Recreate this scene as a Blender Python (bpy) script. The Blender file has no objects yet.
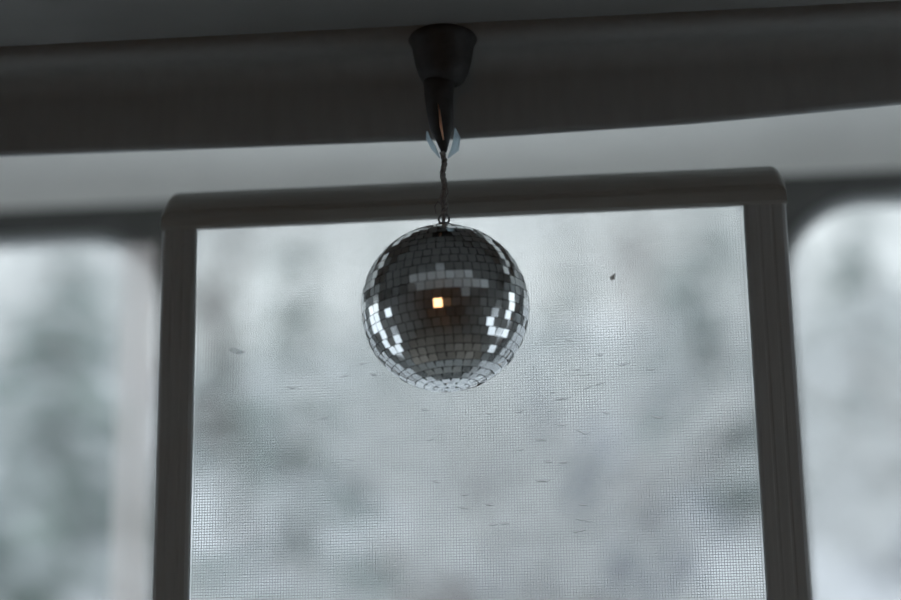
import bpy, bmesh, math, random
from mathutils import Vector, Matrix, noise
C = bpy.context.scene.collection
PI = math.pi
R = math.radians
rnd = random.Random(7)

# ------------------------------------------------------------------ camera
CAM = Vector((0, 0, 1.4))
FPX = 2127.0
p, y, r = R(17.8), R(4.7), R(0.9)
FW = Vector((-math.sin(y) * math.cos(p), math.cos(y) * math.cos(p), math.sin(p)))
RT = Vector((math.cos(y), math.sin(y), 0))
UP = RT.cross(FW)
RT2 = RT * math.cos(r) - UP * math.sin(r)
UP2 = UP * math.cos(r) + RT * math.sin(r)
cd = bpy.data.cameras.new('camera')
cam = bpy.data.objects.new('camera', cd)
C.objects.link(cam)
cam.matrix_world = Matrix(((RT2.x, UP2.x, -FW.x, CAM.x), (RT2.y, UP2.y, -FW.y, CAM.y), (RT2.z, UP2.z, -FW.z, CAM.z), (0, 0, 0, 1)))
cd.sensor_width = 36
cd.lens = FPX * 36 / 901
cd.clip_end = 500
cd.dof.use_dof = True
cd.dof.focus_distance = 2.635
cd.dof.aperture_fstop = 1.2
bpy.context.scene.camera = cam


def at(u, v, Y):
    """the point of the plane at distance Y that lies on the ray (u, v)"""
    d = FW * FPX + RT2 * (u - 450.5) + UP2 * (300 - v)
    return CAM + d * (Y / d.y)


# ------------------------------------------------------------------ materials
def mat(name, col, rough=0.6, metal=0.0, var=0.0, scale=20, bump=0.0, stretch=(1, 1, 1), spec=0.5, emit=None, estr=0):
    m = bpy.data.materials.new(name)
    m.use_nodes = True
    nt = m.node_tree
    b = nt.nodes['Principled BSDF']
    b.inputs['Base Color'].default_value = (*col, 1)
    b.inputs['Roughness'].default_value = rough
    b.inputs['Metallic'].default_value = metal
    b.inputs['Specular IOR Level'].default_value = spec
    if emit:
        b.inputs['Emission Color'].default_value = (*emit, 1)
        b.inputs['Emission Strength'].default_value = estr
    if var or bump:
        tc = nt.nodes.new('ShaderNodeTexCoord')
        mp = nt.nodes.new('ShaderNodeMapping')
        mp.inputs['Scale'].default_value = stretch
        nz = nt.nodes.new('ShaderNodeTexNoise')
        nz.inputs['Scale'].default_value = scale
        nz.inputs['Detail'].default_value = 5
        nt.links.new(tc.outputs['Object'], mp.inputs['Vector'])
        nt.links.new(mp.outputs['Vector'], nz.inputs['Vector'])
        if var:
            cr = nt.nodes.new('ShaderNodeValToRGB')
            cr.color_ramp.elements[0].position = 0.3
            cr.color_ramp.elements[1].position = 0.7
            cr.color_ramp.elements[0].color = (*[max(0, c * (1 - var)) for c in col], 1)
            cr.color_ramp.elements[1].color = (*[min(1, c * (1 + var)) for c in col], 1)
            nt.links.new(nz.outputs['Fac'], cr.inputs['Fac'])
            nt.links.new(cr.outputs['Color'], b.inputs['Base Color'])
        if bump:
            bp = nt.nodes.new('ShaderNodeBump')
            bp.inputs['Strength'].default_value = bump
            bp.inputs['Distance'].default_value = 0.01
            nt.links.new(nz.outputs['Fac'], bp.inputs['Height'])
            nt.links.new(bp.outputs['Normal'], b.inputs['Normal'])
    return m


def glassmat(name, milk, col=(0.9, 0.95, 0.96), gloss=0.06, bumpy=0.0, tint=(0.97, 0.98, 0.98)):
    m = bpy.data.materials.new(name)
    m.use_nodes = True
    nt = m.node_tree
    nt.nodes.clear()
    out = nt.nodes.new('ShaderNodeOutputMaterial')
    tr = nt.nodes.new('ShaderNodeBsdfTransparent')
    tr.inputs['Color'].default_value = (*tint, 1)
    tl = nt.nodes.new('ShaderNodeBsdfTranslucent')
    tl.inputs['Color'].default_value = (*col, 1)
    gl = nt.nodes.new('ShaderNodeBsdfGlossy')
    gl.inputs['Roughness'].default_value = 0.08
    m1 = nt.nodes.new('ShaderNodeMixShader')
    m1.inputs[0].default_value = milk
    m2 = nt.nodes.new('ShaderNodeMixShader')
    m2.inputs[0].default_value = gloss
    nt.links.new(tr.outputs[0], m1.inputs[1])
    nt.links.new(tl.outputs[0], m1.inputs[2])
    nt.links.new(m1.outputs[0], m2.inputs[1])
    nt.links.new(gl.outputs[0], m2.inputs[2])
    nt.links.new(m2.outputs[0], out.inputs['Surface'])
    if bumpy:
        tc = nt.nodes.new('ShaderNodeTexCoord')
        mp = nt.nodes.new('ShaderNodeMapping')
        mp.inputs['Scale'].default_value = (1, 1, 3)
        nz = nt.nodes.new('ShaderNodeTexNoise')
        nz.inputs['Scale'].default_value = 6
        nz.inputs['Detail'].default_value = 4
        mr = nt.nodes.new('ShaderNodeMapRange')
        mr.inputs['To Min'].default_value = milk - bumpy
        mr.inputs['To Max'].default_value = milk + bumpy
        nt.links.new(tc.outputs['Object'], mp.inputs['Vector'])
        nt.links.new(mp.outputs['Vector'], nz.inputs['Vector'])
        nt.links.new(nz.outputs['Fac'], mr.inputs['Value'])
        nt.links.new(mr.outputs[0], m1.inputs[0])
    return m


M = dict(
    ceil=mat('ceiling_fabric', (0.20, 0.20, 0.195), 0.9, var=0.06, scale=9, bump=0.1),
    valance=mat('valance_fabric', (0.35, 0.365, 0.365), 0.95, var=0.05, scale=60, bump=0.05, stretch=(1, 1, 0.2)),
    frame=mat('bronze_frame', (0.47, 0.485, 0.48), 0.5, var=0.06, scale=30, bump=0.05, stretch=(6, 6, 0.3)),
    header=mat('header_frame', (0.42, 0.425, 0.40), 0.55, var=0.06, scale=30, bump=0.05, stretch=(0.3, 6, 6)),
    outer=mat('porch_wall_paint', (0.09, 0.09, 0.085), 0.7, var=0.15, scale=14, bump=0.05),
    pale=mat('pale_porch_ceiling', (0.90, 0.90, 0.865), 0.7, var=0.04, scale=5),
    room=mat('room_wall_paint', (0.34, 0.34, 0.335), 0.9, var=0.08, scale=4),
    floor=mat('worn_floorboards', (0.36, 0.33, 0.30), 0.6, var=0.35, scale=6, bump=0.1, stretch=(8, 0.6, 1)),
    net=mat('fibreglass_net', (0.40, 0.41, 0.41), 0.6, var=0.1, scale=40),
    mirror=mat('mirror_tile', (0.80, 0.83, 0.84), 0.07, 1.0, var=0.05, scale=60),
    core=mat('ball_core', (0.035, 0.035, 0.035), 0.7, var=0.2, scale=80),
    steel=mat('dull_steel', (0.22, 0.22, 0.22), 0.35, 0.9, var=0.2, scale=60),
    cord=mat('twisted_cord', (0.30, 0.29, 0.28), 0.8, var=0.4, scale=200, bump=0.3),
    black=mat('black_iron', (0.05, 0.05, 0.05), 0.6, 0.2, var=0.3, scale=60, bump=0.1),
    copper=mat('copper_glint', (0.75, 0.42, 0.28), 0.35, 1.0, var=0.1, scale=60),
    tab=glassmat('pale_blue_glow', 0.6, col=(0.85, 0.95, 1.0), tint=(.85,.95,1.0)),
    bug=glassmat('dead_insect', 0.55, col=(.32, .24, .19), gloss=0.02),
    smudge=glassmat('dirt_speck', 0.13, col=(.1, .1, .14), gloss=0),
    snow=mat('snow', (0.83, 0.85, 0.90), 0.9, var=0.03, scale=0.6, bump=0.1),
    needle=mat('frosted_needles', (0.30, 0.38, 0.34), 0.9, var=0.3, scale=4),
    frost=mat('hoar_frost', (0.80, 0.81, 0.81), 0.9, var=0.12, scale=3),
    bark=mat('bark', (0.17, 0.13, 0.11), 0.9, var=0.35, scale=5, bump=0.4, stretch=(4, 4, 1)),
    birch=mat('birch_bark', (0.62, 0.57, 0.54), 0.9, var=0.25, scale=6, stretch=(1, 1, 5)),
    siding=mat('blue_grey_siding', (0.12, 0.14, 0.18), 0.8, var=0.1, scale=3, stretch=(1, 1, 8)),
    shingle=mat('grey_shingle', (0.34, 0.37, 0.43), 0.9, var=0.2, scale=6),
    white=mat('white_paint', (0.80, 0.80, 0.80), 0.6, var=0.04, scale=5),
    warmpost=mat('pinkish_post_paint', (0.62, 0.56, 0.53), 0.7, var=0.06, scale=6, stretch=(4, 4, 0.5)),
    brick=mat('peach_plaster', (0.62, 0.50, 0.42), 0.9, var=0.1, scale=5),
    shade=mat('warm_lamp_shade', (0.8, 0.55, 0.3), 0.8, emit=(1.0, 0.50, 0.22), estr=2.1),
    reflector=mat('pale_reflector', (0.85, 0.86, 0.86), 0.6, var=0.05, scale=8),  # pale panel added to be mirrored in the ball tiles
    darkglass=mat('dark_window', (0.05, 0.06, 0.08), 0.2),
    glass=glassmat('window_glass', 0.03, gloss=0.04),
    tinted=glassmat('dimming_glass', 0.03, gloss=0.04, tint=(0.80, 0.808, 0.81)),  # grey tint added to dim the bright side windows
    film=glassmat('shrink_film', 0.13, gloss=0.03, bumpy=0.06),
    crease=glassmat('film_crease', 0.45, col=(1, 1, 1), gloss=0.0),
    fold_shade=glassmat('film_fold_shade', 0.22, col=(.5, .52, .52), gloss=0.0),  # darker tone for the shadow beneath each pucker
    sheer=glassmat('sheer_curtain', 0.55, col=(.95, .90, .88), gloss=0.0),
)


# ------------------------------------------------------------------ helpers
def link(name, bm, m, parent=None, smooth=False):
    me = bpy.data.meshes.new(name)
    bm.normal_update()
    bm.to_mesh(me)
    bm.free()
    for q in (m if isinstance(m, (list, tuple)) else [m]):
        me.materials.append(q)
    if smooth:
        for f in me.polygons:
            f.use_smooth = True
    o = bpy.data.objects.new(name, me)
    C.objects.link(o)
    if parent:
        o.parent = parent
        o.matrix_parent_inverse = Matrix.Translation(-parent.location)
    return o


def tag(o, label=None, cat=None, group=None, kind=None):
    if label: o['label'] = label
    if cat: o['category'] = cat
    if group: o['group'] = group
    if kind: o['kind'] = kind
    return o


def empty(name, loc):
    o = bpy.data.objects.new(name, None)
    o.location = loc
    o.empty_display_size = 0.05
    C.objects.link(o)
    return o


def struct(o):
    o['kind'] = 'structure'
    return o


def box(bm, x0, x1, y0, y1, z0, z1, bev=0.0, rot=None, piv=None):
    vs = [bm.verts.new((x, yy, z)) for x in (x0, x1) for yy in (y0, y1) for z in (z0, z1)]
    fs = [(0, 1, 3, 2), (4, 6, 7, 5), (0, 4, 5, 1), (2, 3, 7, 6), (0, 2, 6, 4), (1, 5, 7, 3)]
    faces = [bm.faces.new([vs[i] for i in f]) for f in fs]
    if bev:
        ed = list({e for f in faces for e in f.edges})
        res = bmesh.ops.bevel(bm, geom=ed, offset=bev, segments=3, profile=0.5, affect='EDGES')
        vs = list({v for f in res['faces'] for v in f.verts} | {v for v in vs if v.is_valid})
    if rot is not None:
        bmesh.ops.rotate(bm, verts=vs, cent=piv, matrix=rot)


def tube(bm, pts, rad, n=8, cap=True):
    pts = [Vector(q) for q in pts]
    rs = rad if isinstance(rad, (list, tuple)) else [rad] * len(pts)
    rings = []
    prev = None
    for i, q in enumerate(pts):
        t = (pts[min(i + 1, len(pts) - 1)] - pts[max(i - 1, 0)]).normalized()
        if prev is None:
            a = t.orthogonal().normalized()
        else:
            a = (prev - t * prev.dot(t))
            a = a.normalized() if a.length > 1e-6 else t.orthogonal().normalized()
        prev = a
        b = t.cross(a)
        rings.append([bm.verts.new(q + (a * math.cos(k * 2 * PI / n) + b * math.sin(k * 2 * PI / n)) * rs[i]) for k in range(n)])
    for i in range(len(rings) - 1):
        for k in range(n):
            bm.faces.new((rings[i][k], rings[i][(k + 1) % n], rings[i + 1][(k + 1) % n], rings[i + 1][k]))
    if cap:
        bm.faces.new(rings[0][::-1])
        bm.faces.new(rings[-1])


def lathe(bm, prof, cx, cy, n=32, sy=1.0):
    rings = []
    for (rr, z) in prof:
        if rr < 1e-5:
            rings.append([bm.verts.new((cx, cy, z))])
        else:
            rings.append([bm.verts.new((cx + rr * math.cos(2 * PI * k / n), cy + sy * rr * math.sin(2 * PI * k / n), z)) for k in range(n)])
    for a, b in zip(rings, rings[1:]):
        for k in range(n):
            q = [a[k % len(a)], a[(k + 1) % len(a)], b[(k + 1) % len(b)], b[k % len(b)]]
            u = []
            for v in q:
                if v not in u: u.append(v)
            if len(u) > 2:
                bm.faces.new(u)


def prism(bm, prof, x0, x1):
    """profile of (y, z) points swept along x"""
    a = [bm.verts.new((x0, q[0], q[1])) for q in prof]
    b = [bm.verts.new((x1, q[0], q[1])) for q in prof]
    n = len(prof)
    for k in range(n):
        bm.faces.new((a[k], a[(k + 1) % n], b[(k + 1) % n], b[k]))
    bm.faces.new(a[::-1])
    bm.faces.new(b)


def rrect(x0, x1, z0, z1, rad, n=10):
    pts = []
    for cx, cz, a0 in ((x1 - rad, z1 - rad, 0), (x0 + rad, z1 - rad, 90), (x0 + rad, z0 + rad, 180), (x1 - rad, z0 + rad, 270)):
        for k in range(n + 1):
            a = R(a0 + 90 * k / n)
            pts.append((cx + rad * math.cos(a), cz + rad * math.sin(a)))
    return pts


def holed(name, loops, y0, y1, m, parent=None, bev=0.0):
    """a slab in the xz plane from y0 to y1 with holes: first loop outer, the rest holes"""
    cu = bpy.data.curves.new(name + '_c', 'CURVE')
    cu.dimensions = '2D'
    cu.fill_mode = 'BOTH'
    cu.extrude = (y1 - y0) / 2 - bev
    cu.bevel_depth = bev
    cu.bevel_resolution = 3
    cu.offset = -bev
    for lp in loops:
        sp = cu.splines.new('POLY')
        sp.points.add(len(lp) - 1)
        for q, (a, b) in zip(sp.points, lp):
            q.co = (a, b, 0, 1)
        sp.use_cyclic_u = True
    tmp = bpy.data.objects.new(name + '_c', cu)
    C.objects.link(tmp)
    dg = bpy.context.evaluated_depsgraph_get()
    dg.update()
    me = bpy.data.meshes.new_from_object(tmp.evaluated_get(dg))
    bpy.data.objects.remove(tmp)
    me.transform(Matrix.Translation((0, (y0 + y1) / 2, 0)) @ Matrix.Rotation(PI / 2, 4, 'X'))
    me.materials.clear()
    me.materials.append(m)
    me.name = name
    o = bpy.data.objects.new(name, me)
    C.objects.link(o)
    if parent:
        o.parent = parent
        o.matrix_parent_inverse = Matrix.Translation(-parent.location)
    return o


# ------------------------------------------------------------------ the room and the porch beyond
XL, XR = -2.0, 1.6          # inner faces of the side walls
YB, YI, YO = -3.0, 2.60, 3.80
ZC = 2.552                  # room ceiling

bm = bmesh.new(); box(bm, XL - .15, XR + .15, YB - .15, YO + .15, -.10, 0)
struct(link('floor', bm, M['floor']))
bm = bmesh.new(); box(bm, XL - .15, XR + .15, YB - .15, YI + .02, ZC, ZC + .45)
struct(link('ceiling', bm, M['ceil']))
bm = bmesh.new(); box(bm, XL - .15, XR + .15, YB - .15, YB, 0, ZC)
struct(link('wall_back', bm, M['room']))


def side_wall(name, x0, x1, m):
    bm = bmesh.new()
    # room part with one window (y 0.2..1.4), porch part with a wide one; both added for daylight
    wy = 2.16 if x1 < 0 else 1.9
    box(bm, x0, x1, YB, wy, 0, ZC)
    box(bm, x0, x1, wy, 2.4, 0, .9)
    box(bm, x0, x1, wy, 2.4, 2.2, ZC)
    box(bm, x0, x1, 2.4, YI + .02, 0, ZC)
    box(bm, x0, x1, YI + .02, YO, 0, 0.35)
    box(bm, x0, x1, YI + .02, 2.76, 0.35, 3.02)
    box(bm, x0, x1, 3.70, YO, 0.35, 3.02)
    box(bm, x0, x1, 2.76, 3.70, 2.70, 3.02)
    return struct(link(name, bm, m))


side_wall('wall_left', XL - .15, XL, M['room'])
side_wall('wall_right', XR, XR + .15, M['room'])
k = 5
for xa in (XL - .15, XR):  # unseen side windows, added to bring daylight into room and porch
    for (ya, yb, za, zb) in ((2.16 if xa < 0 else 1.9, 2.4, .9, 2.2), (2.76, 3.70, 0.35, 2.70)):
        e = struct(empty('window_%d' % k, (xa + .075, (ya + yb) / 2, za)))
        bm = bmesh.new()
        box(bm, xa + .04, xa + .11, ya, ya + .04, za, zb); box(bm, xa + .04, xa + .11, yb - .04, yb, za, zb)
        box(bm, xa + .04, xa + .11, ya + .04, yb - .04, za, za + .04); box(bm, xa + .04, xa + .11, ya + .04, yb - .04, zb - .04, zb)
        link('window_frame', bm, M['outer'], e)
        bm = bmesh.new(); box(bm, xa + .07, xa + .076, ya + .04, yb - .04, za + .04, zb - .04)
        link('pane', bm, M['glass'], e)
        k += 1

# outer porch wall with three round-cornered openings
openings = [(-1.75, -0.862, 0.38, 2.803, .16), (-0.835, 0.268, 0.38, 2.842, .05), (0.312, 1.35, 0.38, 2.812, .16)]
loops = [[(XL - .15, 0), (XR + .15, 0), (XR + .15, 3.02), (XL - .15, 3.02)]] + [rrect(*o) for o in openings]
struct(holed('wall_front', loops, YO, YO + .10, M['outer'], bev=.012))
for i, (x0, x1, z0, z1, rad) in enumerate(openings):
    e = struct(empty('window_%d' % (i + 2), ((x0 + x1) / 2, YO + .05, z0)))
    holed('window_frame', [rrect(x0 - .001, x1 + .001, z0 - .001, z1 + .001, rad), rrect(x0 + .016, x1 - .016, z0 + .016, z1 - .016, rad - .012)], YO + .03, YO + .07, M['frame'], e, bev=.004)
    holed('pane', [rrect(x0 + .012, x1 - .012, z0 + .012, z1 - .012, rad - .01)], YO + .048, YO + .052, M['glass' if i == 1 else 'tinted'], e)

# pale porch ceiling that curves down to meet the outer wall
prof = [(YI + .02, 2.945)]
for kk in range(13):
    a = R(90 * kk / 12)
    prof.append((YO - .20 + .20 * math.sin(a), 2.945 - .10 + .10 * math.cos(a)))
prof += [(YO, 3.02), (YI + .02, 3.02)]
bm = bmesh.new(); prism(bm, prof, XL, XR)
struct(link('ceiling', bm, M['pale'], smooth=False))

# valance: cove from the ceiling into a hanging fabric band with a slightly arched lower edge
bm = bmesh.new()
xs = [XL + (XR - XL) * i / 60 for i in range(61)]


def vbot(x):
    K = [(-2.0, 2.49), (-1.2, 2.468), (-0.81, 2.4595), (-0.2, 2.4535), (0.117, 2.4600), (0.376, 2.473), (0.8, 2.50), (1.6, 2.55)]
    for (a, b), (c, d) in zip(K, K[1:]):
        if x <= c:
            t = (x - a) / (c - a)
            return b + (d - b) * t - .0105
    return K[-1][1]


rows = []
for x in xs:
    zb = vbot(x)
    pf = [(YI - .16, ZC)]
    for kk in range(9):
        a = R(90 * kk / 8)
        pf.append((YI - .05 - .03 + .03 * math.sin(a), ZC - min(.03, (ZC - zb) * .5) * (1 - math.cos(a)) - .0005))
    pf += [(YI - .050, zb + .006), (YI - .046, zb + .001), (YI - .040, zb), (YI - .035, zb + .004), (YI - .034, ZC)]
    rows.append([bm.verts.new((x, q[0], q[1])) for q in pf])
n = len(rows[0])
for a, b in zip(rows, rows[1:]):
    for kk in range(n):
        bm.faces.new((a[kk], a[(kk + 1) % n], b[(kk + 1) % n], b[kk]))
bm.faces.new(rows[0][::-1]); bm.faces.new(rows[-1])
struct(link('trim_1', bm, M['valance'], smooth=True))

# ------------------------------------------------------------------ the screened window (window_1)
WX0, WX1, WT, WB = -0.545, 0.166, 2.346, 0.95
w = struct(empty('window_1', ((WX0 + WX1) / 2, YI, 0)))


def stile(x0, x1):
    bm = bmesh.new()
    # moulded section: flat face with two shallow flutes, rounded arrises
    wdt = x1 - x0
    sec = [(.014, .052), (0, .008), (0, .006), (.002, .002), (.006, 0), (wdt * .30, 0), (wdt * .33, .0006), (wdt * .37, .0006), (wdt * .40, 0),
           (wdt * .60, 0), (wdt * .63, .0006), (wdt * .67, .0006), (wdt * .70, 0), (wdt - .006, 0), (wdt - .002, .002), (wdt, .006), (wdt, .008), (wdt - .014, .052)]
    a = [bm.verts.new((x0 + q[0], YI - .012 + q[1], 0)) for q in sec]
    b = [bm.verts.new((x0 + q[0], YI - .012 + q[1], WT)) for q in sec]
    for kk in range(len(sec)):
        kn = (kk + 1) % len(sec)
        bm.faces.new((a[kk], a[kn], b[kn], b[kk]))
    bm.faces.new(a[::-1]); bm.faces.new(b)
    return link('stile', bm, M['frame'], w)


stile(-0.592, WX0); stile(WX1, 0.221)
# rounded header
bm = bmesh.new()
HT = 2.409
prof = [(YI - .012, WT), (YI - .016, WT + .003), (YI - .017, WT + .010), (YI - .017, WT + .018), (YI - .012, WT + .021), (YI - .012, WT + .025)]
for kk in range(9):
    a = R(90 * kk / 8)
    prof.append((YI + .026 - .040 * math.cos(a), WT + .026 + (HT - WT - .026) * math.sin(a)))
prof += [(YI + .040, HT), (YI + .040, WT + .026), (YI - .004, WT + .001)]
prism(bm, prof, -0.575, 0.205)
for sx, xe in ((-1, -0.575), (1, 0.205)):      # rounded ends
    ringA = [bm.verts.new((xe, q[0], q[1])) for q in prof]
    prev = ringA
    for kk in range(1, 7):
        a = R(90 * kk / 6)
        cur = [bm.verts.new((xe + sx * .017 * math.sin(a), q[0], WT + (q[1] - WT) * (1 - .55 * (1 - math.cos(a))))) for q in prof]
        for j in range(len(prof)):
            jn = (j + 1) % len(prof)
            bm.faces.new((prev[j], prev[jn], cur[jn], cur[j]))
        prev = cur
    bm.faces.new(prev)
bmesh.ops.recalc_face_normals(bm, faces=bm.faces)
link('header', bm, M['header'], w)
bm = bmesh.new(); box(bm, WX0, WX1, YI - .012, YI + .040, WB - .09, WB, .004)
link('cross_rail', bm, M['frame'], w)
bm = bmesh.new(); box(bm, WX0, WX1, YI - .01, YI + .005, .12, WB - .09); box(bm, WX0, WX1, YI - .012, YI + .040, 0, .12, .004)
link('kick_panel', bm, M['frame'], w)

# insect netting: every thread is geometry, with the slight wander of a stretched net
NY = YI + .004
P_ = 0.0035
TH = 0.00038
bm = bmesh.new()


def thread(a, b, nseg, horiz, seed, off):
    ringp = None
    for i in range(nseg + 1):
        t = i / nseg
        q = a.lerp(b, t)
        wv = noise.noise(Vector((q.x * 4, q.z * 4, seed))) * .0012
        if horiz: q.z += wv
        else: q.x += wv
        q.y += off
        dirs = [(0, -TH), (TH, 0), (0, TH), (-TH, 0)]
        ring = [bm.verts.new(q + (Vector((0, d[1], d[0])) if horiz else Vector((d[0], d[1], 0)))) for d in dirs]
        if ringp:
            for k2 in range(4):
                bm.faces.new((ringp[k2], ringp[(k2 + 1) % 4], ring[(k2 + 1) % 4], ring[k2]))
        ringp = ring


nx = int((WX1 - WX0) / P_)
for i in range(nx + 1):
    x = WX0 + (i + .3) * P_
    if x < WX1 - .001: thread(Vector((x, NY, WB)), Vector((x, NY, WT + .012)), 24, False, 3.1, -.0003)
nz_ = int((WT + .012 - WB) / P_)
for i in range(nz_):
    z = WB + (i + .5) * P_
    thread(Vector((WX0, NY, z)), Vector((WX1, NY, z)), 16, True, 8.7, .0003)
link('insect_screen', bm, M['net'], w)

# shrink film on the room side of the netting, gently rippled
FY = YI - .006


def filmy(x, z):
    ed = min(x - WX0, WX1 - x, WT - z, z - WB)
    k2 = max(0, min(1, ed / .08))
    return FY - k2 * (.0022 * noise.noise(Vector((x * 5, z * 9, 2.2))) + .0009 * noise.noise(Vector((x * 14, z * 40, 5.1))))


bm = bmesh.new()
GX, GZ = 110, 240
WF = WT + .010
grid = [[bm.verts.new((WX0 + (WX1 - WX0) * i / GX, filmy(WX0 + (WX1 - WX0) * i / GX, WB + (WF - WB) * j / GZ), WB + (WF - WB) * j / GZ)) for i in range(GX + 1)] for j in range(GZ + 1)]
for j in range(GZ):
    for i in range(GX):
        bm.faces.new((grid[j][i], grid[j][i + 1], grid[j + 1][i + 1], grid[j + 1][i]))
film = link('plastic_film', bm, M['film'], w, smooth=True)

# puckers in the film: little crescent folds, each over a tube darkened as its shadow
spots = [(570, 341, 9), (623, 365, 13), (577, 370, 9), (587, 388, 11), (560, 399, 10), (582, 432, 15), (543, 440, 8), (563, 463, 10), (540, 481, 10),
         (651, 370, 9), (490, 505, 8), (493, 525, 9), (580, 520, 9), (582, 531, 8), (553, 393, 7), (657, 417, 14), (291, 388, 14), (344, 377, 10),
         (324, 418, 11), (364, 364, 9), (374, 375, 8), (425, 410, 8), (489, 414, 7), (519, 412, 9), (563, 399, 12), (561, 425, 12), (540, 440, 10),
         (548, 462, 9), (564, 462, 7), (545, 481, 11), (465, 495, 8), (463, 508, 11), (488, 505, 6), (505, 524, 10), (583, 505, 9), (587, 521, 10),
         (577, 532, 9), (350, 460, 9), (600, 384, 10), (606, 413, 8), (430, 440, 7), (520, 450, 8), (436, 482, 8), (600, 355, 8), (585, 375, 12)]
bm = bmesh.new()
for (u, v, wd) in spots:
    c = at(u, v, FY)
    W_ = wd * 2.68 / FPX * .55
    dep = rnd.uniform(.12, .40) * W_
    tilt = rnd.uniform(-.25, .25)
    sk = rnd.uniform(-.5, .5)
    hh = rnd.uniform(.0012, .0022)
    pts, rs, prev = [], [], None
    for i in range(9):
        t = -1 + i / 4
        tt = t - sk * (1 - t * t)
        x = c.x + W_ * t
        z = c.z + dep * (abs(tt) ** 1.3 - .5) + tilt * W_ * t
        f = 1 - abs(t) ** 1.5
        yy = filmy(x, z)
        pts.append((x, yy - .0009, z - .0003))
        rs.append(.0001 + .0004 * f)
        row = [bm.verts.new((x, yy - .0006, z)), bm.verts.new((x, yy - .0011, z + hh * f * .5 + .00005)), bm.verts.new((x, yy - .0003, z + hh * f + .0001))]
        if prev:
            for k2 in range(2):
                bm.faces.new((prev[k2], row[k2], row[k2 + 1], prev[k2 + 1]))
        prev = row
    nf = len(bm.faces)
    tube(bm, pts, rs, 6)
    bm.faces.ensure_lookup_table()
    for fc in bm.faces[nf:]:
        fc.material_index = 1
tag(link('film_pucker', bm, (M['crease'], M['fold_shade']), w, smooth=True), kind='stuff')

# fly and speck on the film
c = at(613, 277, FY - .004)
e = tag(empty('dead_fly', c), 'tiny brown dead fly stuck on the plastic film right of the mirror ball', 'insect')
dirn = Vector((.5, 0, .85)).normalized()


def ell(bm, c, d, a, b, n=10):
    rings = [c + d * (a * math.cos(PI * i / n)) for i in range(n + 1)]
    tube(bm, rings, [max(.00002, b * math.sin(PI * i / n)) for i in range(n + 1)], 10)


bm = bmesh.new(); ell(bm, c - dirn * .002, dirn, .0034, .0017); ell(bm, c + dirn * .0022, dirn, .0019, .0015)
link('body', bm, M['bug'], e, True)
bm = bmesh.new(); ell(bm, c + dirn * .0045, dirn, .0011, .0011)
link('head', bm, M['bug'], e, True)
for s in (-1, 1):
    bm = bmesh.new()
    pw = Vector((dirn.z * s, 0, -dirn.x * s))
    a0 = c + dirn * .002 + Vector((0, -.0012, 0))
    out = [a0, a0 + pw * .002 - dirn * .001, a0 + pw * .0032 - dirn * .004, a0 + pw * .002 - dirn * .0065, a0 + pw * .0006 - dirn * .004]
    va = [bm.verts.new(q) for q in out]; vb = [bm.verts.new(q + Vector((0, .00015, 0))) for q in out]
    bm.faces.new(va); bm.faces.new(vb[::-1])
    for i in range(5): bm.faces.new((va[i], vb[i], vb[(i + 1) % 5], va[(i + 1) % 5]))
    link('wing', bm, M['bug'], e)
c = at(236, 351, FY - .003)
bm = bmesh.new()
ell(bm, c, Vector((1, 0, -.25)).normalized(), .009, .0038, 14)
ell(bm, c + Vector((.006, 0, -.002)), Vector((1, 0, .1)).normalized(), .006, .0022, 14)
tag(link('dirt_smudge', bm, M['smudge'], None, True), 'small dark smudge on the plastic film near the left frame post', 'smudge')

# ------------------------------------------------------------------ mirror ball
BC = at(445.3, 308.0, 2.48)
BR = 0.1032
ball = tag(empty('mirror_ball', BC), 'silver mirror ball of small square tiles hanging in front of the screened window', 'mirror ball')
bm = bmesh.new()
bmesh.ops.create_uvsphere(bm, u_segments=64, v_segments=32, radius=BR - .0022)
bmesh.ops.translate(bm, verts=bm.verts, vec=BC)
link('core', bm, M['core'], ball, True)
bm = bmesh.new()
NR = 29
TILT = Matrix.Rotation(R(-3.2), 3, 'Y') @ Matrix.Rotation(R(1.5), 3, 'X')
lamp_tile = None
tiles = []
for j in range(NR):
    la = -PI / 2 + PI * (j + .5) / NR
    dl = PI / NR
    cnt = max(4, round(2 * PI * math.cos(la) * NR / PI))
    ph = rnd.uniform(0, 2 * PI)
    for i in range(cnt):
        lo = ph + 2 * PI * i / cnt
        nrm = Vector((math.cos(la) * math.cos(lo), math.cos(la) * math.sin(lo), math.sin(la)))
        e1 = Vector((-math.sin(lo), math.cos(lo), 0))
        e2 = nrm.cross(e1)
        hw = BR * math.cos(la) * PI / cnt * .93
        hh = BR * dl / 2 * .93
        # hand-laid: each tile sits a touch crooked
        jn = (nrm + e1 * rnd.gauss(0, .034) + e2 * rnd.gauss(0, .034)).normalized()
        f1 = (e1 - jn * e1.dot(jn)).normalized()
        f2 = jn.cross(f1)
        rz = rnd.gauss(0, .02)
        g1 = f1 * math.cos(rz) + f2 * math.sin(rz); g2 = f2 * math.cos(rz) - f1 * math.sin(rz)
        c0 = nrm * BR
        top = [c0 + g1 * a * hw + g2 * b * hh for a, b in ((-1, -1), (1, -1), (1, 1), (-1, 1))]
        bot = [q - nrm * .0026 for q in top]
        tv = [bm.verts.new(BC + TILT @ q) for q in top]
        bv = [bm.verts.new(BC + TILT @ q) for q in bot]
        bm.faces.new(tv)
        for k2 in range(4):
            bm.faces.new((tv[k2], bv[k2], bv[(k2 + 1) % 4], tv[(k2 + 1) % 4]))
        tiles.append((BC + TILT @ c0, TILT @ jn))
link('mirror_tiles', bm, M['mirror'], ball)
bm = bmesh.new()
zt = BC.z + BR
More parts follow.
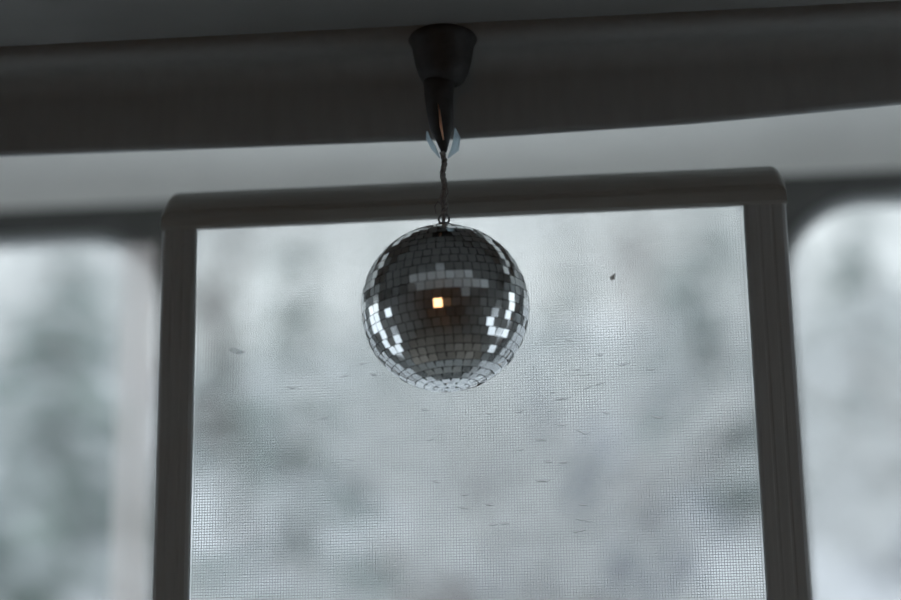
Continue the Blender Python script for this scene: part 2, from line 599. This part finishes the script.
lathe(bm, [(0, zt + .0075), (.0055, zt + .0075), (.0065, zt + .005), (.012, zt + .004), (.0185, zt + .0005), (.0195, zt - .003), (.018, zt - .004), (0, zt - .004)], BC.x, BC.y, 28)
cap = link('cap', bm, M['steel'], ball, True)
bm = bmesh.new()
tube(bm, [(BC.x + .0065 * math.cos(a), BC.y, zt + .0125 + .0065 * math.sin(a)) for a in [2 * PI * i / 20 for i in range(21)]], .0013, 8)
link('ring', bm, M['steel'], cap, True)

# ------------------------------------------------------------------ cord and hook
HK = at(438, 32, 2.48); HK.z = ZC
rt = Vector((BC.x, BC.y, zt + .0185))
tipp = at(443.5, 152, 2.48)
bm = bmesh.new()
N = 60
for s in range(3):
    pts = []
    for i in range(N + 1):
        t = i / N
        q = rt.lerp(tipp, t)
        a = t * 2 * PI * 4.2 + s * 2 * PI / 3
        rr = .0021 * (1 + .5 * max(0, 1 - t * 3))
        q = q + Vector((math.cos(a) * rr, math.sin(a) * rr, 0))
        q.x += .0012 * math.sin(t * 17)
        pts.append(q)
    tube(bm, pts, .0019, 7)
lp = []
for i in range(21):
    a = 2 * PI * i / 20
    lp.append((rt.x + .001 * math.sin(a), rt.y + .005 * math.cos(a), rt.z - .003 + .006 * math.sin(a)))
tube(bm, lp, .0016, 7)
cord = tag(link('hanging_cord', bm, M['cord'], None, True), 'twisted dark grey cord from the ceiling hook down to the mirror ball', 'cord')
bm = bmesh.new()
a0 = rt + Vector((-.002, -.004, .012))
tube(bm, [a0, a0 + Vector((-.005, -.001, .004)), a0 + Vector((-.009, -.001, -.002)), a0 + Vector((-.0075, -.001, -.012))], [.0012, .001, .0009, .0006], 6)
tube(bm, [a0 + Vector((.003, 0, .006)), a0 + Vector((.008, 0, .016)), a0 + Vector((.006, 0, .028))], [.0011, .001, .0006], 6)
link('loose_strand', bm, M['cord'], cord, True)

hook = tag(empty('ceiling_hook', HK), 'black tapered ceiling hook holding the cord of the mirror ball', 'hook')
bm = bmesh.new()
lathe(bm, [(0, HK.z), (.042, HK.z), (.044, HK.z - .004), (.040, HK.z - .012), (.036, HK.z - .036), (.032, HK.z - .050), (.027, HK.z - .060), (.018, HK.z - .065), (0, HK.z - .065)], HK.x + .006, HK.y, 40)
link('ceiling_cup', bm, M['black'], hook, True)
tp = at(442, 132, 2.48)
bm = bmesh.new()
ax = [(HK.x + .001, HK.y, HK.z - .040), at(439, 96, 2.48), at(440, 112, 2.48), at(441.5, 128, 2.48), at(443, 141, 2.48), at(444, 152, 2.48)]
tube(bm, ax, [.022, .0185, .0170, .0150, .0085, .0035], 20)
link('tapered_socket', bm, M['black'], hook, True)
bm = bmesh.new()
q0 = [at(438, 104, 2.461), at(439.5, 112, 2.461), at(441, 126, 2.463), at(443.5, 140, 2.471)]
tube(bm, q0, [.0006, .0013, .0018, .0009], 8)  # copper strand standing in for the glint down the socket
tag(link('copper_glint', bm, M['copper'], hook, True), 'copper coloured strand standing in for a glint')
for s, us in ((-1, [(427, 131), (428, 138), (433, 147), (440, 158)]), (1, [(455, 128), (457, 138), (455, 149), (448, 158)])):  # pale blue slips standing in for the glow beside the socket
    bm = bmesh.new()
    pts = [at(a, b, 2.48) for a, b in us]
    tube(bm, pts, [.0006, .0046, .0052, .0008] if s > 0 else [.0005, .0028, .0034, .0008], 12)
    tag(link('glow_tab', bm, M['tab'], hook, True), 'pale blue tab standing in for a glow')

# unseen grey hatch in the room ceiling added for the grey band in the ball
h = tag(empty('ceiling_reflector', (-.30, 1.45, ZC)), 'added light grey ceiling hatch in the dark ceiling before the window', 'reflector')
bm = bmesh.new(); box(bm, -1.5, 1.1, .10, 1.90, ZC - .022, ZC - .0001, .006); link('reflector_rim', bm, M['reflector'], h)
bm = bmesh.new(); box(bm, -1.46, 1.06, .14, 1.86, ZC - .028, ZC - .022, .002); link('reflector_panel', bm, M['reflector'], h)

# ------------------------------------------------------------------ floor lamp, placed where a tile of the ball mirrors it
want = at(435, 300, 2.38)
vis = [(t, nn) for t, nn in tiles if (CAM - t).dot(nn) > 0]


def px(q):
    d = q - CAM
    z = d.dot(FW)
    return (450.5 + FPX * d.dot(RT2) / z, 300 - FPX * d.dot(UP2) / z)


best = min(vis, key=lambda tn: (px(tn[0])[0] - 435) ** 2 + (px(tn[0])[1] - 300.5) ** 2)
din = (best[0] - CAM).normalized()
rf = din - best[1] * 2 * din.dot(best[1])
tt = (-1.9 - best[0].y) / rf.y
L = best[0] + rf * tt
print('LAMP', L, 'tile px', px(best[0]))
lamp = tag(empty('floor_lamp', (L.x, L.y, 0)), 'floor lamp with a warm glowing drum shade at the back of the room', 'lamp')
bm = bmesh.new(); lathe(bm, [(0, 0), (.14, 0), (.14, .015), (.02, .03), (0, .03)], L.x, L.y, 32); link('base', bm, M['black'], lamp, True)
bm = bmesh.new(); tube(bm, [(L.x, L.y, .02), (L.x, L.y, L.z + .05)], .012, 12); link('pole', bm, M['black'], lamp, True)
bm = bmesh.new()
lathe(bm, [(.17, L.z - .16), (.13, L.z + .16), (.128, L.z + .16), (.168, L.z - .16), (.17, L.z - .16)], L.x, L.y, 40)
link('lamp_shade', bm, M['shade'], lamp, True)
bm = bmesh.new(); lathe(bm, [(0, L.z + .05), (.02, L.z + .045), (.032, L.z + .09), (.02, L.z + .12), (0, L.z + .125)], L.x, L.y, 20); link('bulb', bm, M['shade'], lamp, True)


# ------------------------------------------------------------------ outside
def ground(x, yy):
    base = -.35
    t = max(0, yy - 7)
    sl = .36 * t * min(1, t / 8)
    if yy > 45: sl += (yy - 45) * .02
    return base + sl + .5 * noise.noise(Vector((x * .08, yy * .08, 0))) * min(1, t / 6) + .004 * x * t * .2


bm = bmesh.new()
gx, gy = 70, 80
g = [[bm.verts.new((x, yy, ground(x, yy))) for x in [-45 + 85 * i / gx for i in range(gx + 1)]] for yy in [3.95 + 66 * (j / gy) ** 1.5 for j in range(gy + 1)]]
for j in range(gy):
    for i in range(gx):
        bm.faces.new((g[j][i], g[j][i + 1], g[j + 1][i + 1], g[j + 1][i]))
# ground skirt round the house
v = [bm.verts.new(q) for q in ((-45, -40, -.36), (40, -40, -.36), (40, 3.95, -.36), (-45, 3.95, -.36))]
bm.faces.new(v)
go = link('snowy_ground', bm, M['snow'], None, True)
struct(go)


def conifer(x, yy, hgt, wid, label, seed, snowy=.5):
    rr = random.Random(seed)
    z0 = ground(x, yy) - .1
    e = tag(empty('conifer_tree', (x, yy, z0)), label, 'tree', 'snowy trees beyond the window')
    bm = bmesh.new(); tube(bm, [(x, yy, z0), (x, yy, z0 + hgt * .5), (x, yy, z0 + hgt)], [hgt * .022, hgt * .014, .01], 8)
    link('trunk', bm, M['bark'], e, True)
    bn = bmesh.new()
    tiers = int(hgt * 2.4)
    for t in range(tiers):
        f = t / tiers
        z = z0 + hgt * (.08 + .92 * f)
        ln = wid * (1 - f) ** .85 * rr.uniform(.8, 1.1) + .12
        nb = 7 + int(5 * (1 - f))
        for b in range(nb):
            a = rr.uniform(0, 2 * PI)
            d = Vector((math.cos(a), math.sin(a), 0))
            sd = Vector((-d.y, d.x, 0))
            l2 = ln * rr.uniform(.7, 1.1)
            pts = [Vector((x, yy, z)) + d * l2 * s + Vector((0, 0, -l2 * (.25 * s + .22 * s * s) + (.12 * l2 if s > .9 else 0))) for s in (0, .25, .5, .75, 1)]
            ws = [.06, .20, .24, .17, .02]
            for mi, lift, k2, th in ((0, 0, 1.0, .10), (1, .05, .72 if rr.random() < snowy + .3 else .45, .07)):
                prev = None
                for q, wq in zip(pts, ws):
                    wq = wq * l2 * k2 * rr.uniform(.85, 1.15)
                    q = q + Vector((0, 0, lift * l2))
                    ring = [bn.verts.new(q + sd * wq - Vector((0, 0, th * l2 * .8))), bn.verts.new(q + Vector((0, 0, th * l2 * .6))), bn.verts.new(q - sd * wq - Vector((0, 0, th * l2 * .8))), bn.verts.new(q - Vector((0, 0, th * l2 * .3)))]
                    if prev:
                        for k3 in range(4):
                            bn.faces.new((prev[k3], prev[(k3 + 1) % 4], ring[(k3 + 1) % 4], ring[k3])).material_index = mi
                    prev = ring
    link('foliage', bn, (M['needle'], M['snow']), e)
    return e


def bare_tree(x, yy, hgt, label, seed, barkm='bark', thick=.018, spread=.55, crown=1.0, z0=None):
    rr = random.Random(seed)
    z0 = ground(x, yy) - .1
    e = tag(empty('bare_tree', (x, yy, z0)), label, 'tree', 'snowy trees beyond the window')
    bw, bf = bmesh.new(), bmesh.new()

    def grow(q, d, ln, rad, lev):
        pts = [q]
        dd = d.copy()
        for i in range(3):
            dd = (dd + Vector((rr.gauss(0, .10), rr.gauss(0, .10), rr.gauss(0, .05) + .03))).normalized()
            pts.append(pts[-1] + dd * ln / 3)
        tube(bw if lev < 3 else bf, pts, [rad, rad * .85, rad * .72, rad * .6], 6 if lev < 2 else 4)
        if lev >= 2:      # hoar frost lies along the upper side of the limbs
            tube(bf, [a + Vector((0, 0, rad * .9)) for a in pts], [rad * 1.2 + .008] * 4, 4)
        if lev >= 4: return
        for i in range(4 if lev else 6):
            s = rr.uniform(.35, 1) if lev else rr.uniform(.35, 1)
            k2 = min(2, int(s * 3))
            b = pts[k2].lerp(pts[k2 + 1], s * 3 - k2)
            a = rr.uniform(0, 2 * PI)
            o = dd.orthogonal().normalized()
            o = Matrix.Rotation(a, 3, dd) @ o
            nd = (dd * (1 - spread) + o * spread + Vector((0, 0, .12))).normalized()
            grow(b, nd, ln * rr.uniform(.5, .72) * crown, rad * .5, lev + 1)

    grow(Vector((x, yy, z0)), Vector((0, 0, 1)), hgt * .62, hgt * thick, 0)
    link('trunk', bw, M[barkm], e, True)
    link('frosted_twigs', bf, M['frost'], e, True)
    return e


def gp(u, v, Y):
    q = at(u, v, Y)
    return q.x


# conifers: (pixel column, distance, height, half width)
CT = [(300, 17, 4.4, 1.3, 'broad snowy conifer seen left of the mirror ball'),
      (395, 32, 5.0, 1.4, 'snowy conifer directly behind the left side of the mirror ball'),
      (565, 23, 4.4, 1.0, 'snowy conifer just right of the mirror ball'),
      (705, 28, 5.6, 1.7, 'tall grey conifer beside the right frame post'),
      (60, 20, 4.8, 2.0, 'wide conifer filling the middle of the left side window'),
      (860, 31, 5.2, 1.5, 'far conifer in the upper part of the right side window'),
      (225, 38, 4.2, 1.3, 'distant conifer beside the left frame post')]
for i, (u, Y, hg, wd, lb) in enumerate(CT):
    conifer(gp(u, 300, Y), Y, hg, wd, lb, 40 + i)
BT = [(480, 11.5, 5.2, 'bark', 'bare frosted tree with brown trunk below the mirror ball'),
      (640, 44, 7, 'bark', 'bare frosted tree in front of the sky at the upper right'),
      (250, 26, 6.4, 'bark', 'bare frosted tree whose twigs reach the upper left of the screened window'),
      (960, 13.5, 4.2, 'birch', 'pale bare birch in the right side window'),
      (10, 34, 5.5, 'birch', 'pale bare birch in the left side window')]
for i, (u, Y, hg, bk, lb) in enumerate(BT):
    bare_tree(gp(u, 300, Y), Y, hg, lb, 90 + i, bk, .034 if i == 0 else .018)


# cabin on the slope, lower right
def cabin(name, x, yy, z, wx, dy, wall_h, roof_h, ang, label, wallm, roofm):
    e = tag(empty(name, (x, yy, z)), label, 'building')
    rot = Matrix.Rotation(ang, 3, 'Z'); pv = Vector((x, yy, z))
    bm = bmesh.new()
    a = [(-wx, 0), (wx, 0), (wx, wall_h), (0, wall_h + roof_h), (-wx, wall_h)]
    f = [bm.verts.new((x + q[0], yy - dy, z + q[1])) for q in a]; b = [bm.verts.new((x + q[0], yy + dy, z + q[1])) for q in a]
    bm.faces.new(f); bm.faces.new(b[::-1])
    for i in range(5): bm.faces.new((f[i], b[i], b[(i + 1) % 5], f[(i + 1) % 5]))
    bmesh.ops.rotate(bm, verts=bm.verts, cent=pv, matrix=rot)
    bmesh.ops.recalc_face_normals(bm, faces=bm.faces)
    link('wall', bm, M[wallm], e)
    for s in (-1, 1):
        bm = bmesh.new()
        ov, th = .35, .14
        k2 = roof_h / wx
        pr = [(0, wall_h + roof_h + .02), (s * (wx + ov), wall_h - ov * k2 + .02), (s * (wx + ov), wall_h - ov * k2 + .02 + th), (0, wall_h + roof_h + .02 + th)]
        f = [bm.verts.new((x + q[0], yy - dy - ov, z + q[1])) for q in pr]; b = [bm.verts.new((x + q[0], yy + dy + ov, z + q[1])) for q in pr]
        bm.faces.new(f); bm.faces.new(b[::-1])
        for i in range(4): bm.faces.new((f[i], b[i], b[(i + 1) % 4], f[(i + 1) % 4]))
        bmesh.ops.rotate(bm, verts=bm.verts, cent=pv, matrix=rot)
        bmesh.ops.recalc_face_normals(bm, faces=bm.faces)
        link('roof', bm, M[roofm[0] if s < 0 else roofm[1]], e)
    bm = bmesh.new(); box(bm, x - wx * .35, x + wx * .35, yy - dy - .04, yy - dy + .02, z + wall_h * .45, z + wall_h * .85)
    bmesh.ops.rotate(bm, verts=bm.verts, cent=pv, matrix=rot)
    wf = link('window', bm, M['white'], e)
    bm = bmesh.new(); box(bm, x - wx * .30, x + wx * .30, yy - dy - .06, yy - dy - .03, z + wall_h * .48, z + wall_h * .82)
    bmesh.ops.rotate(bm, verts=bm.verts, cent=pv, matrix=rot)
    link('pane', bm, M['darkglass'], wf)
    return e


q = at(575, 412, 20)
cabin('shed', q.x, 20, q.z - 2.25, .85, 1.0, 1.3, .85, R(-20), 'blue grey shed with snowy gable roof at the lower right of the screened window', 'siding', ('snow', 'shingle'))
q = at(895, 535, 23)
cabin('shed', q.x + .6, 23, q.z - 2.0, .8, 1.0, 1.2, .7, R(-20), 'blue grey shed low in the right side window', 'siding', ('snow', 'shingle'))

# sheer curtain drawn to the right edge of the left porch window
x0 = at(116, 400, 3.74).x; x1 = at(152, 400, 3.74).x
e = tag(empty('sheer_curtain', ((x0 + x1) / 2, 3.74, .7)), 'narrow sheer pinkish curtain at the right edge of the left side window', 'curtain')
bm = bmesh.new()
n = 60
ca = [(x0 + (x1 - x0) * i / n, 3.74 + .018 * math.sin(i / n * 2 * PI * 4)) for i in range(n + 1)]
lo = [bm.verts.new((a, b, .72)) for a, b in ca]; hi = [bm.verts.new((a, b, 2.74)) for a, b in ca]
for i in range(n): bm.faces.new((lo[i], lo[i + 1], hi[i + 1], hi[i]))
link('curtain_panel', bm, M['sheer'], e, True)

# ------------------------------------------------------------------ sky
wd = bpy.data.worlds.new('world')
bpy.context.scene.world = wd
wd.use_nodes = True
nt = wd.node_tree
bg = nt.nodes['Background']
tc = nt.nodes.new('ShaderNodeTexCoord')
nz = nt.nodes.new('ShaderNodeTexNoise')
nz.inputs['Scale'].default_value = 7.0
nz.inputs['Detail'].default_value = 3
cr = nt.nodes.new('ShaderNodeValToRGB')
cr.color_ramp.elements[0].position = .36
cr.color_ramp.elements[0].color = (.72, .76, .78, 1)
cr.color_ramp.elements[1].position = .62
cr.color_ramp.elements[1].color = (.88, .95, .985, 1)
nt.links.new(tc.outputs['Generated'], nz.inputs['Vector'])
nt.links.new(nz.outputs['Fac'], cr.inputs['Fac'])
nt.links.new(cr.outputs['Color'], bg.inputs['Color'])
bg.inputs['Strength'].default_value = 0.9

sc = bpy.context.scene
sc.view_settings.view_transform = 'Standard'
sc.view_settings.look = 'None'
sc.view_settings.gamma = 1
sc.view_settings.use_curve_mapping = False
sc.view_settings.exposure = 0.98
sc.cycles.max_bounces = 10
sc.cycles.transparent_max_bounces = 24
sc.cycles.use_denoising = True
